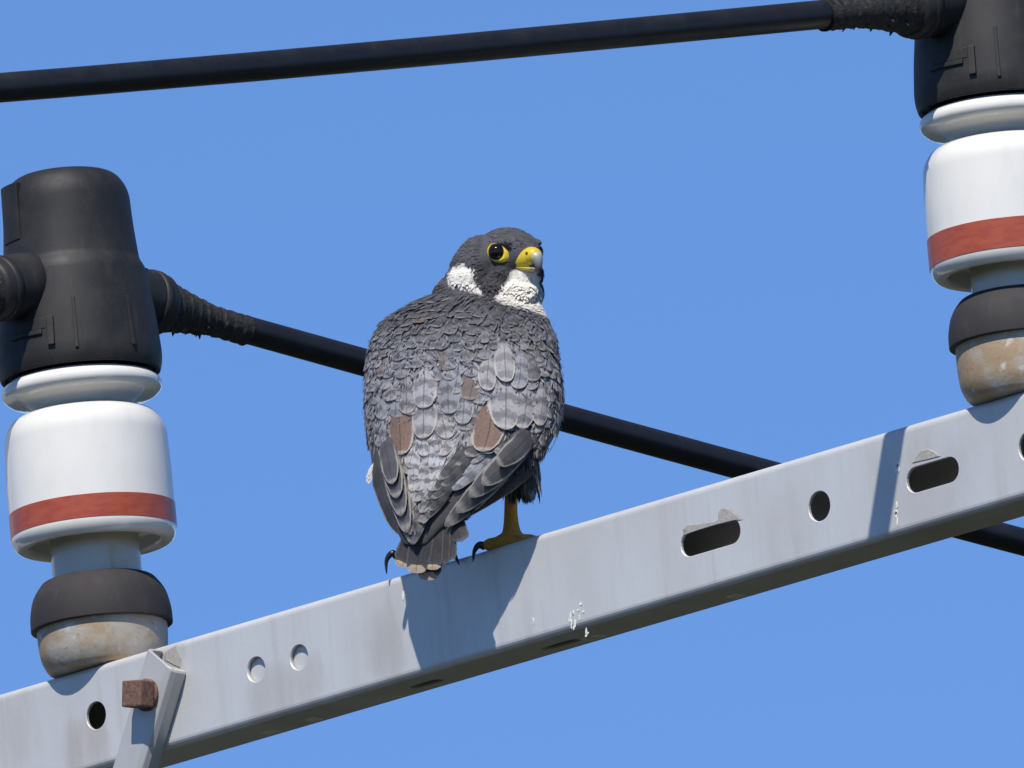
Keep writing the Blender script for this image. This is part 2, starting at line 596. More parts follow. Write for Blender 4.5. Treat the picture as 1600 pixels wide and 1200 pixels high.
# ------------------------------------------------------------------ insulators
def build_insulator(cx, band0, band1, collar, zs, label):
    root = empty('post_insulator', arm(cx, AY, 0))
    lathe('base_fitting', fillet([(2, .4), (74, .4), (90, 4), (101, 26), (104, 60), (103, collar + 20), (60, collar + 22)],
                                 [0, 6, 14, 20, 10, 3, 0]), cx, AY, M_BASE, root, 96, zs=zs)
    lathe('rubber_collar', fillet([(70, collar + 2), (108, collar + 1), (113, collar), (113, collar + 24), (106, collar + 55), (88, collar + 78), (73, collar + 80)],
                                  [0, 2, 4, 14, 22, 10, 0]), cx, AY, M_COLLAR, root, 96, zs=zs)
    lathe('neck', fillet([(20, collar + 60), (71, collar + 62), (71.5, 232), (20, 234)], [0, 2, 2, 0]), cx, AY, M_NECK, root, 96, zs=zs)
    shell = lathe('porcelain_shell', fillet([(60, 236), (100, 232), (104, 204), (122, 202), (132, 216), (132, 262), (132, 310), (129, 388), (112, 414), (70, 420), (40, 421)],
                                            [0, 10, 10, 12, 12, 0, 20, 36, 28, 10, 0], 7), cx, AY, M_WHITE, root, 128, zs=zs)
    lathe('red_band', [(130, band0), (132.3, band0 + .1), (132.45, band0 + .4), (132.45, band0 + 1.2), (132.45, (band0 + band1) / 2), (132.45, band1 - 1.2), (132.45, band1 - .4), (132.3, band1 - .1), (130, band1)], cx, AY, M_BAND, shell, 128, zs=zs, cap=False)
    lathe('shed_disc', fillet([(40, 415), (78, 424), (90, 432), (118, 440), (129, 450), (127, 464), (112, 474), (60, 480), (30, 481)],
                              [0, 8, 10, 12, 10, 10, 12, 6, 0], 6), cx, AY, M_WHITE, root, 128, zs=zs)
    tag(root, label, 'insulator', 'white post insulators on the steel arm')

# ------------------------------------------------------------------ polymer covers over the insulator heads
PZ = 638
TH = Vector((math.sin(YAW), -math.cos(YAW)))     # towards the viewer, seen from above
RH = Vector((math.cos(YAW), math.sin(YAW)))
def build_cover(cx, zs, label, port_slope):
    root = empty('insulator_cover', arm(cx, AY, 478 * zs))
    prof = fillet([(20, 484), (118, 484), (121, 476), (127, 475), (131, 490), (132, 505), (128, 560), (123, 600), (118, 640), (109, 656), (107, 674), (103, 720), (101, 770), (80, 800), (20, 804)],
                  [0, 2, 2, 4, 6, 8, 20, 15, 10, 5, 8, 20, 30, 26, 0], 6)
    lathe('shell', prof, cx, AY, M_COVER, root, 112, zs=zs)
    def port(sgn, c):
        dirv = Vector((0, sgn, -c)).normalized()
        pts, rad = [], []
        for d, r in ((60, 54), (128, 53), (150, 51), (186, 50), (193, 46), (195, 30)):
            p = Vector((cx, AY, PZ)) + dirv * d
            pts.append(arm(*p)); rad.append(r)
        tube('cable_port', pts, rad, M_COVER, root, 48)
        # raised rim on the port
        pts, rad = [], []
        for d, r in ((159, 50), (160, 53), (172, 53), (174, 50)):
            p = Vector((cx, AY, PZ)) + dirv * d
            pts.append(arm(*p)); rad.append(r)
        tube('port_rim', pts, rad, M_COVER, root, 48)
    port(-1, port_slope[0]); port(1, port_slope[1])
    def rib(name, a0, a1, z0, z1, rr, dep):
        """raised moulding on the skirt between two bearings from the viewer's side"""
        V, Fc = [], []
        n = 6
        for zi, z in enumerate((z0, z1)):
            rz = rr(z)
            for k in range(n + 1):
                a = R(a0 + (a1 - a0) * k / n)
                for q in (-3, dep):
                    p = TH * math.cos(a) + RH * math.sin(a)
                    V.append(arm(cx + p.x * (rz + q), AY + p.y * (rz + q), z * zs))
        m = 2 * (n + 1)
        for k in range(n):
            a = 2 * k
            Fc += [(a, a + 1, a + 3, a + 2), (m + a, m + a + 2, m + a + 3, m + a + 1), (a + 1, m + a + 1, m + a + 3, a + 3), (a, a + 2, m + a + 2, m + a)]
        Fc += [(0, m, m + 1, 1), (2 * n, 2 * n + 1, m + 2 * n + 1, m + 2 * n)]
        o = mesh_obj(name, V, Fc, M_COVER, root, False)
        bv = o.modifiers.new('b', 'BEVEL'); bv.width = 1.2 * K; bv.segments = 2
    low = lambda z: 131.5 - max(0, z - 505) * .09
    top = lambda z: 104.5 - max(0, z - 720) * .03
    rib('seam_rib', -1.2, 1.2, 497, 580, low, 3)
    rib('seam_rib', 41, 44, 500, 580, low, 4)
    rib('latch_bar', -52, -24, 525, 533, low, 5)
    rib('latch_lug', -20, -15, 505, 552, low, 6)
    rib('latch_plate', -52, -21, 533.5, 552, low, 2)
    rib('hinge_lug', -74, -46, 690, 782, lambda z: top(z) - 4, 7)
    rib('hinge_lug', 150, 178, 690, 782, lambda z: top(z) - 4, 7)
    tag(root, label, 'cover', 'black polymer insulator covers')
build_insulator(XL, 224, 262, 72, 1.012, 'white porcelain post insulator with red band, standing beside the brace bolt')
build_insulator(XR, 221, 270, 92, .976, 'white porcelain post insulator with wider red band, beside the long slot in the arm')
CL1, CL2 = .163, .121
build_cover(XL, 1.012, 'black polymer cover on the insulator above the brace, cable leaving behind the falcon', (CL1, CL2))
build_cover(XR, .976, 'black polymer cover on the insulator whose cable passes above the falcon', (CL1, CL2))

# ------------------------------------------------------------------ covered conductors
def build_line(cx, label, seed):
    rnd = random.Random(seed)
    root = empty('covered_cable', arm(cx, AY, PZ))
    pts = []
    for d in list(range(-14000, -400, 400)) + list(range(-400, 401, 40)) + list(range(800, 14001, 400)):
        c = CL1 if d < 0 else CL2
        ad = abs(d)
        z = PZ - c * ad + .0000042 * max(0, ad - 900) ** 2
        pts.append(arm(cx, AY + d, z))
    tube('conductor', pts, [22.5] * len(pts), M_CABLE, root, 24)
    for sg, c in ((-1, CL1), (1, CL2)):
        pp, rr = [], []
        n = 70
        for i in range(n + 1):
            d = 186 + 190 * i / n
            t = i / n
            p = Vector((cx, AY, PZ)) + Vector((0, sg, -c)).normalized() * d
            base = 46 - 21 * min(1, t / .62) ** .8
            lap = 2.2 * ((t * 9) % 1)
            pp.append(arm(p.x, p.y, p.z - 2 * t)); rr.append(max(23.2, base - lap + rnd.uniform(-.6, .6)))
        V, Fc = tube_data(pp, [q * K for q in rr], 36, .02, rnd)
        tp = mesh_obj('tape_wrap', V, Fc, M_TAPE, root)
        # loose tape ends
        for _ in range(9):
            t = rnd.uniform(.15, .75); d = 186 + 190 * t
            p = Vector((cx, AY, PZ)) + Vector((0, sg, -c)).normalized() * d
            a = rnd.uniform(3.6, 5.8)
            rr_ = 46 - 21 * min(1, t / .62) ** .8
            v = Vector((math.cos(a), 0, math.sin(a)))
            A_ = p + v * (rr_ - 3)
            q = [A_ + Vector((0, -5, 0)), A_ + Vector((0, 5, 0)), A_ + v * rnd.uniform(6, 11) + Vector((0, rnd.uniform(-5, 5), 0))]
            q2 = [x + Vector((1.5, 0, 0)) for x in q]
            mesh_obj('frayed_tape', [arm(*x) for x in q + q2], [(0, 1, 2), (5, 4, 3), (0, 3, 4, 1), (1, 4, 5, 2), (2, 5, 3, 0)], M_TAPE, tp, False)
    tag(root, label, 'cable', 'black covered power cables')
build_line(XL, 'black covered cable running down behind the falcon and the arm', 5)
build_line(XR, 'black covered cable crossing the sky above the falcon, taped at the cover', 11)

# ================================================================== the falcon
bird = empty('falcon', arm(-90, 30, 0))
tag(bird, 'slate grey falcon with dark hood perched on the arm, looking back over its shoulder', 'falcon')

TAB = np.array([  # y, left, right, back, half depth
    (440, 716, 830, -122, 45), (455, 688, 836, -110, 58), (470, 658, 843, -95, 68), (485, 630, 850, -80, 76),
    (500, 606, 857, -68, 82), (520, 588, 863, -55, 88), (550, 578, 869, -38, 92), (600, 572, 876, -14, 94),
    (650, 573, 875, 6, 90), (690, 578, 862, 22, 80), (715, 584, 843, 32, 68), (740, 592, 812, 42, 52),
    (770, 601, 768, 53, 36), (800, 610, 726, 62, 24), (830, 620, 690, 71, 15), (852, 631, 668, 75, 9)], float)
def hermite(xs, ys):
    m = np.gradient(ys, xs)
    def f(x):
        x = min(max(x, xs[0]), xs[-1])
        i = min(int(np.searchsorted(xs, x, side='right')) - 1, len(xs) - 2)
        h = xs[i + 1] - xs[i]; t = (x - xs[i]) / h
        return ((2 * t ** 3 - 3 * t ** 2 + 1) * ys[i] + (t ** 3 - 2 * t ** 2 + t) * h * m[i]
                + (-2 * t ** 3 + 3 * t ** 2) * ys[i + 1] + (t ** 3 - t ** 2) * h * m[i + 1])
    return f
fL, fR, fB, fH = [hermite(TAB[:, 0], TAB[:, i]) for i in (1, 2, 3, 4)]
fB0 = hermite(TAB[:, 0], np.array([-135, -128, -118, -108, -98, -88, -76, -62, -52, -45, -40, -34, -28, -22, -16, -13.]))
def shear(x, y):
    """the bird stands square to the arm, its right side nearer: turn the body about its spine"""
    t = max(0, min(1, (y - 430) / 90)); t = t * t * (3 - 2 * t)
    return .45 * (x - 700) * t
def bp(x, y, d):
    """bird point, depth counted from the slope of its back"""
    return cc(x, y, d + fB(y) - fB0(y) + shear(x, y))
def sp(x, y, d): return cc(x, y, d + shear(x, y))
def surf(th, y):
    a = (fR(y) - fL(y)) / 2; cx = (fR(y) + fL(y)) / 2; b = fH(y)
    s, c = math.sin(th), math.cos(th)
    # slightly squared section: folded wings lie flat at the sides
    e = .88
    sx = math.copysign(abs(s) ** e, s); sc = math.copysign(abs(c) ** e, c)
    return Vector((cx + a * sx, y, fB(y) - b + b * sc))
def surf_n(th, y, lift):
    e = .02
    p = surf(th, y)
    du = surf(th + e, y) - surf(th - e, y)
    dv = surf(th, y + 1.5) - surf(th, y - 1.5)
    # x right, y down, d to viewer: outward normal
    nn = Vector((du.y * dv.z - du.z * dv.y, du.z * dv.x - du.x * dv.z, du.x * dv.y - du.y * dv.x))
    if nn.length < 1e-9: nn = Vector((0, 0, 1))
    nn.normalize()
    if nn.z * math.cos(th) + nn.x * math.sin(th) < 0: nn = -nn
    return p + nn * lift
def theta_of(x, y):
    a = (fR(y) - fL(y)) / 2; cx = (fR(y) + fL(y)) / 2
    q = max(-.995, min(.995, (x - cx) / a))
    q = math.copysign(abs(q) ** (1 / .88), q)
    return math.asin(q)
def metric(th, y):
    return max(12, (surf(th + .03, y) - surf(th - .03, y)).length / .06)

# head axes
HC = Vector((798, 404, -172))
PH, PT = R(33), R(-5)
hf = Vector((math.sin(PH) * math.cos(PT), -math.sin(PT), math.cos(PH) * math.cos(PT)))   # y counts down
hu = Vector((math.sin(PH) * -math.sin(PT), -math.cos(PT), math.cos(PH) * -math.sin(PT)))
hs = Vector((-math.cos(PH), 0, math.sin(PH)))
def head(f, s, u): return HC + hf * f + hs * s + hu * u
def to_head(p):
    d = p - HC
    return d.dot(hf), d.dot(hs), d.dot(hu)

# ---- continuous body: torso, neck, head, thighs, legs and toes grown together
BV, BF = [], []
def add_data(V, Fc):
    o = len(BV); BV.extend(V); BF.extend([tuple(i + o for i in f) for f in Fc])
def add_torso():
    seg, ys = 64, list(np.linspace(440, 852, 70))
    V, Fc = [], []
    for y in ys:
        for k in range(seg):
            V.append(sp(*surf(2 * math.pi * k / seg, y)))
    for i in range(len(ys) - 1):
        for k in range(seg):
            k2 = (k + 1) % seg
            Fc.append((i * seg + k, i * seg + k2, (i + 1) * seg + k2, (i + 1) * seg + k))
    Fc.append(tuple(range(seg))[::-1]); Fc.append(tuple((len(ys) - 1) * seg + k for k in range(seg)))
    add_data(V, Fc)
def add_ell(c, ax, rad, seg=28):
    V, Fc = [], []
    nr = seg // 2
    for i in range(nr + 1):
        t = math.pi * (i + .02) / (nr + .04)
        for k in range(seg):
            a = 2 * math.pi * k / seg
            q = ax[0] * (rad[0] * math.sin(t) * math.cos(a)) + ax[1] * (rad[1] * math.sin(t) * math.sin(a)) + ax[2] * (rad[2] * math.cos(t))
            V.append(bp(*(c + q)))
    for i in range(nr):
        for k in range(seg):
            k2 = (k + 1) % seg
            Fc.append((i * seg + k, i * seg + k2, (i + 1) * seg + k2, (i + 1) * seg + k))
    Fc.append(tuple(range(seg))[::-1]); Fc.append(tuple(nr * seg + k for k in range(seg)))
    add_data(V, Fc)
EX = (Vector((1, 0, 0)), Vector((0, 1, 0)), Vector((0, 0, 1)))
HX = (hf, hs, hu)
add_torso()
add_ell(head(-8, 0, 2), HX, (56, 53, 46))
add_ell(head(22, 0, 8), HX, (36, 32, 33))
add_ell(head(20, 30, 28), HX, (22, 10, 7))          # brow ridges
add_ell(head(16, -30, 28), HX, (22, 10, 7))
add_ell(head(40, 0, 10), HX, (24, 17, 20))          # lores
add_ell(head(12, 26, -22), HX, (28, 23, 26))        # cheeks
add_ell(head(12, -26, -22), HX, (28, 23, 26))
add_ell(head(38, 0, -22), HX, (22, 20, 18))         # chin
add_ell(head(30, 0, -42), HX, (30, 28, 26))
add_data(*tube_data([bp(*p) for p in smooth_path([Vector((786, 388, -172)), Vector((764, 402, -174)), Vector((752, 424, -177)), Vector((742, 466, -186))], 4)],
                    [q * K for q in np.interp(range(13), [0, 4, 8, 12], [22, 43, 50, 44])], 24))   # nape
add_ell(Vector((772, 442, -182)), EX, (66, 50, 58))
add_ell(Vector((752, 462, -190)), EX, (78, 44, 60))
add_ell(Vector((740, 436, -178)), EX, (42, 32, 54))
add_ell(Vector((722, 438, -180)), EX, (27, 27, 48))
add_ell(Vector((798, 456, -190)), EX, (52, 44, 58))
# thighs
def thigh(x0, y0, d0, x1, y1, d1, r0, r1):
    pts = [Vector((x0, y0, d0)).lerp(Vector((x1, y1, d1)), k / 8) for k in range(9)]
    rr = [r0 + (r1 - r0) * (k / 8) ** 1.3 for k in range(9)]
    add_data(*tube_data([bp(*p) for p in pts], [q * K for q in rr], 20))
def to_cc(p):
    """arm point to the bird's axes"""
    d = (arm(*p) - O) / K
    x, y = 800 + d.dot(RI), 846 - d.dot(UP)
    return Vector((x, y, d.dot(T) - (fB(y) - fB0(y)) - shear(x, y)))
def foot(px, py, Yf):
    x, z = on_face(px, py, Yf)
    return Vector((x, Yf, z))
anR = foot(799, 826, 24)
anL = foot(652, 866, 24)
LEGP = []
def leg(an, hx, hy, hd, rth):
    a = to_cc(an)
    thigh(hx, hy - 55, hd - 10, hx - 2, hy + 14, hd + 6, rth, 19)
    pts = [Vector((hx - 2, hy + 5, hd)), Vector(((hx + a.x) / 2 - 4, (hy + a.y) / 2, (hd + a.z) / 2 + 2)), a, to_cc((an.x, an.y, 10))]
    pts = smooth_path(pts, 6)
    n = len(pts)
    rr = [15 - 4.5 * math.sin(math.pi * min(1, i / (n - 1) * 1.25)) + 3 * (i / (n - 1)) ** 3 for i in range(n)]
    LEGP.extend([bp(*p) for p in pts[5:]])
    add_data(*tube_data([bp(*p) for p in pts], [q * K for q in rr], 16))
leg(anR, 806, 742, -112, 40)
leg(anL, 690, 752, -160, 40)
add_ell(Vector((823, 734, -112)), EX, (20, 40, 26))
talons = []
def toe(an, pts, r0, r1, claw):
    base = Vector((an.x, an.y, 12))
    P = smooth_path([base] + [Vector(p) for p in pts], 5)
    n = len(P)
    rr = [(r0 + (r1 - r0) * i / (n - 1)) * (1 + .10 * math.sin(i * 1.7)) for i in range(n)]
    LEGP.extend([arm(*p) for p in P])
    add_data(*tube_data([arm(*p) for p in P], [q * K for q in rr], 12))
    talons.append([Vector(pts[-1])] + [Vector(c) for c in claw])
def fx(px, py, Y):
    x, z = on_face(px, py, Y); return (x, Y, z)
for an in (anR, anL):
    for ang, L in ((-25, 88), (-4, 98), (14, 84)):
        a = R(ang)
        dx, dy = math.sin(a), math.cos(a)
        e = (an.x + dx * L * .8, min(an.y + dy * L * .8, 92), 8)
        toe(an, [(an.x + dx * L * .4, an.y + dy * L * .4, 10), e], 10, 8,
            [(e[0] + dx * 14, e[1] + 14, 11), (e[0] + dx * 22, e[1] + 24, 3), (e[0] + dx * 24, e[1] + 28, -8)])
# hind and inner toes that reach over the front edge
toe(anR, [fx(783, 846, 12), fx(757, 853, 2)], 13, 9, [fx(748, 852, -6), fx(741, 862, -12), fx(739, 878, -12)])
toe(anL, [fx(638, 874, 12), fx(620, 868, 2)], 13, 9, [fx(612, 865, -5), fx(604, 876, -10), fx(604, 897, -11)])
toe(anL, [fx(680, 868, 12), fx(700, 864, 2)], 13, 8, [fx(707, 864, -6), fx(712, 871, -10), fx(718, 883, -11)])

def grow_body():
    me = bpy.data.meshes.new('body_raw')
    me.from_pydata([tuple(v) for v in BV], [], BF)
    bm = bmesh.new(); bm.from_mesh(me); bmesh.ops.recalc_face_normals(bm, faces=bm.faces); bm.to_mesh(me); bm.free()
    o = bpy.data.objects.new('body', me); C.objects.link(o)
    rm = o.modifiers.new('r', 'REMESH'); rm.mode = 'VOXEL'; rm.voxel_size = .00125; rm.use_smooth_shade = True
    sm = o.modifiers.new('s', 'SMOOTH'); sm.factor = .5; sm.iterations = 12
    dg = bpy.context.evaluated_depsgraph_get(); dg.update()
    m2 = bpy.data.meshes.new_from_object(o.evaluated_get(dg))
    o.modifiers.clear(); o.data = m2; m2.name = 'body'; bpy.data.meshes.remove(me)
    o.parent = bird; o.matrix_parent_inverse = Matrix.Translation(-bird.location)
    return o
body = grow_body()

def sstep(a, b, x):
    if a == b: return float(x > a)
    t = max(0, min(1, (x - a) / (b - a))); return t * t * (3 - 2 * t)
def lerp(a, b, t): return a + (b - a) * t
def lerp3(a, b, t): return tuple(x + (y - x) * t for x, y in zip(a, b))
DARK = (.082, .080, .090)
MALAR = (.048, .046, .053)
CREAM = (.80, .76, .68)
SLATE = (.17, .172, .19)
YEL = (.46, .25, .045)
from mathutils import noise as mnoise
def w2cc(p):
    d = (p - O) / K
    x, y = 800 + d.dot(RI), 846 - d.dot(UP)
    return Vector((x, y, d.dot(T) - (fB(y) - fB0(y)) - shear(x, y)))
def collar_y(x):
    return float(np.interp(x, [690, 705, 735, 760, 790, 830, 860], [436, 440, 450, 458, 472, 484, 494]))
def plumage(p):
    """plumage colour at a point of the bird (bird axes)"""
    nz = mnoise.noise(p * .09) * 6 + mnoise.noise(p * .3) * 2.5
    f, s, u = to_head(p)
    dist = p - HC
    head_w = 1 - sstep(collar_y(p.x) - 3, collar_y(p.x) + 4, p.y + nz * .4) if p.z > -300 else 0
    if head_w > 0:
        az = math.degrees(math.atan2(abs(s), f + 1e-6)) + nz * .6
        uu = u + nz * .5
        white = 0
        t = max(0, min(1, (-8 - uu) / 42))
        mf, mb = lerp(26, 54, t), lerp(112, 88, t)
        low = sstep(-9, -14, uu)
        thr = 1 - sstep(mf - 2.5, mf + 2.5, az)
        chk = sstep(mb - 3, mb + 3, az) * (1 - sstep(118, 126, az)) * sstep(-14, -22, uu)
        white = low * max(thr, chk)
        if p.z > -215 and s > 0:      # white patch behind the cheek on the side it looks from
            x0 = np.interp(p.y, [405, 430, 460], [712, 700, 690]); x1 = np.interp(p.y, [405, 420, 440, 458], [728, 741, 747, 757]) + nz * .5
            w2 = sstep(x0 - 2, x0 + 4, p.x) * sstep(x1 + 3, x1 - 3, p.x) * sstep(407, 415, p.y + nz * .8 + (p.x - 720) * .12)
            white = max(white if p.x > 756 else 0, w2)
        if uu < -58 and az < 62: white = max(white, sstep(-58, -64, uu))
        crown = lerp3(DARK, MALAR, sstep(5, -12, uu))
        crown = lerp3(crown, (.13, .125, .12), .55 * sstep(52, 62, f) * sstep(8, 20, uu))
        hc = lerp3(crown, CREAM, white)
    else:
        hc = DARK
    back = fB0(max(440, min(852, p.y)))
    mid = back - fH(max(440, min(852, p.y)))
    front = sstep(mid + 5, mid - 25, p.z)
    tc = lerp3(lerp3(DARK, SLATE, sstep(455, 540, p.y)), (.07, .068, .072), sstep(715, 745, p.y))
    tc = lerp3(tc, CREAM, front)
    if front > .4 and p.y > 560 and (math.sin(p.y * .55 + nz) > .55): tc = (.10, .09, .09)
    return lerp3(tc, hc, head_w)
def paint_body():
    me = body.data
    at = me.color_attributes.new('col', 'FLOAT_COLOR', 'POINT')
    n = len(me.vertices)
    arr = np.ones((n, 4), dtype=np.float32)
    for i, v in enumerate(me.vertices):
        p = w2cc(v.co)
        bare = p.y > 748 and min((v.co - q).length_squared for q in LEGP) < (19 * K) ** 2
        if bare:
            arr[i, :3] = YEL
        else:
            arr[i, :3] = plumage(p)
    at.data.foreach_set('color', arr.ravel())
paint_body()
def mat_body():
    n = NB('falcon_plumage'); p = n.pos()
    a = n.n('ShaderNodeAttribute', attribute_name='col')
    v = n.noise(p, 420, 4, .65)
    col = n.mix(n.math('MULTIPLY', n.ramp(v, .4, .75), .32), a.outputs['Color'], (0, 0, 0), 'MIX')
    n.base(col); n.rough(.75)
    n.b.inputs['Sheen Weight'].default_value = .05
    n.b.inputs['Specular IOR Level'].default_value = .25
    n.bump(n.noise(p, 900, 4, .7), .3, .001)
    return n.m
M_BODY = mat_body()
body.data.materials.append(M_BODY)

M_TALON = mat_simple('black_talon', (.015, .014, .016), .3)
for t in talons:
    P = smooth_path(t, 5)
    n = len(P)
    tube('talon', [arm(*p) for p in P], [6.5 * (1 - i / (n - 1)) ** .75 + .5 for i in range(n)], M_TALON, body, 10)

# ---- eyes, rings, beak
M_EYE = mat_simple('dark_eye', (.010, .007, .005), .05)
M_EYE.node_tree.nodes['Principled BSDF'].inputs['Specular IOR Level'].default_value = .35
M_RING = mat_simple('yellow_eye_ring', (.72, .56, .03), .45, c2=(.62, .44, .02), scale=500, bump=.3, dist=.0005)
M_CERE = mat_simple('yellow_cere', (.68, .52, .03), .45, c2=(.58, .42, .03), scale=400, bump=.2, dist=.0006)
def mat_beak():
    n = NB('blue_grey_beak')
    a = n.n('ShaderNodeAttribute', attribute_name='col')
    n.base(a.outputs['Color']); n.rough(.38)
    return n.m
M_BEAK = mat_beak()
def build_eye(sg):
    nrm = Vector((31 / 56 ** 2, sg * 43 / 53 ** 2, 10 / 46 ** 2)).normalized()
    cf, cs, cu = (23, 43.5, 13.5) if sg > 0 else (20, -37, 13)
    nv = hf * nrm.x + hs * nrm.y + hu * nrm.z
    c = head(cf, cs, cu)
    V, Fc = [], []
    seg, nr, rad = 32, 16, 14.0
    cen = c - nv * 5.0
    for i in range(nr + 1):
        t = math.pi * (i + .01) / (nr + .02)
        for k in range(seg):
            a = 2 * math.pi * k / seg
            V.append(bp(*(cen + Vector((math.sin(t) * math.cos(a), math.sin(t) * math.sin(a), math.cos(t))) * rad)))
    for i in range(nr):
        for k in range(seg):
            k2 = (k + 1) % seg
            Fc.append((i * seg + k, i * seg + k2, (i + 1) * seg + k2, (i + 1) * seg + k))
    Fc.append(tuple(range(seg))[::-1]); Fc.append(tuple(nr * seg + k for k in range(seg)))
    eye = mesh_obj('eye', V, Fc, M_EYE, bird)
    # bare yellow skin: an almond ring, wider in front of the eye
    t1 = (hf - nv * hf.dot(nv)).normalized()
    t2 = (hu - nv * hu.dot(nv)).normalized()
    V, Fc = [], []
    seg = 40
    rows = ((.0, -1.5), (.3, .6), (.65, .5), (1.0, -3.5))
    for q, h in rows:
        for k in range(seg):
            a = 2 * math.pi * k / seg
            ca, sa = math.cos(a), math.sin(a)
            ri = 12.0
            ro_x = 22 if ca > 0 else 17
            ro_y = 14.2 if sa > 0 else 15
            x = lerp(ri * ca, ro_x * ca, q); y = lerp(ri * sa, ro_y * sa, q) - (.8 * q)
            drop = (x * x + y * y) / (2 * 58)
            V.append(bp(*(c + t1 * x + t2 * y + nv * (h - drop + 1.0))))
    for i in range(3):
        for k in range(seg):
            k2 = (k + 1) % seg
            Fc.append((i * seg + k, i * seg + k2, (i + 1) * seg + k2, (i + 1) * seg + k))
    mesh_obj('eye_ring', V, Fc, M_RING, eye)
build_eye(1); build_eye(-1)

def loft(name, secs, m, parent, seg=24, colf=None, sub=4):
    """sections (f, u, half side, half up) along the beak, tilted to the path"""
    S = [Vector((a, b, c, d)) for a, b, c, d in secs]
    P = smooth_path(S, sub)
    V, Fc, cols = [], [], []
    for i, q in enumerate(P):
        t = (P[min(i + 1, len(P) - 1)] - P[max(i - 1, 0)])
        tl = math.hypot(t[0], t[1]) or 1
        nx, nu = -t[1] / tl, t[0] / tl
        for k in range(seg):
            a = 2 * math.pi * k / seg
            s = q[2] * math.sin(a); h = q[3] * math.cos(a)
            V.append(bp(*head(q[0] + nx * h, s, q[1] + nu * h)))
            if colf: cols.append(colf(q[0], q[1]))
    m_ = len(P)
    for i in range(m_ - 1):
        for k in range(seg):
            k2 = (k + 1) % seg
            Fc.append((i * seg + k, i * seg + k2, (i + 1) * seg + k2, (i + 1) * seg + k))
    Fc.append(tuple(range(seg))[::-1]); Fc.append(tuple((m_ - 1) * seg + k for k in range(seg)))
    o = mesh_obj(name, V, Fc, m, parent)
    if colf:
        at = o.data.color_attributes.new('col', 'FLOAT_COLOR', 'POINT')
        at.data.foreach_set('color', np.array([(*c, 1) for c in cols], dtype=np.float32).ravel())
    return o
def beakcol(f, u):
    t = sstep(3, -13, u)
    c = lerp3((.55, .50, .30), (.24, .25, .27), sstep(72, 79, f))
    return lerp3(c, (.03, .032, .04), t)
beak = loft('beak', [(60, 9, 12, 12.5), (71, 8.5, 11.2, 11.6), (77.5, 4, 8.2, 9), (81, -3.5, 5.6, 6.6), (81.5, -10.5, 3.4, 4.4), (79.5, -16, 1.0, 1.4)], M_BEAK, bird, colf=beakcol)
loft('cere', [(36, 0, 24, 15), (44, 2, 22, 16.5), (54, 6, 18.5, 17), (63, 9, 15, 15.5), (71, 9, 12.4, 13), (74, 8.5, 10, 10)], M_CERE, beak)
loft('lower_bill', [(40, -9, 20, 6.5), (52, -9.5, 16, 6), (66, -10, 9.5, 4.8), (76, -9.5, 4, 2.5)], M_BEAK, beak, colf=lambda f, u: lerp3((.50, .38, .06), (.20, .20, .18), sstep(62, 74, f)))
M_NOS = mat_simple('nostril_dark', (.06, .04, .01), .6)
for sg in (1, -1):
    p0 = head(65, sg * 13.6, 14)
    tube('nostril', [bp(*(p0 - hs * sg * 2)), bp(*(p0 + hs * sg * .4)), bp(*(p0 + hs * sg * .9))], [2.6, 2.6, .6], M_NOS, beak, 12)

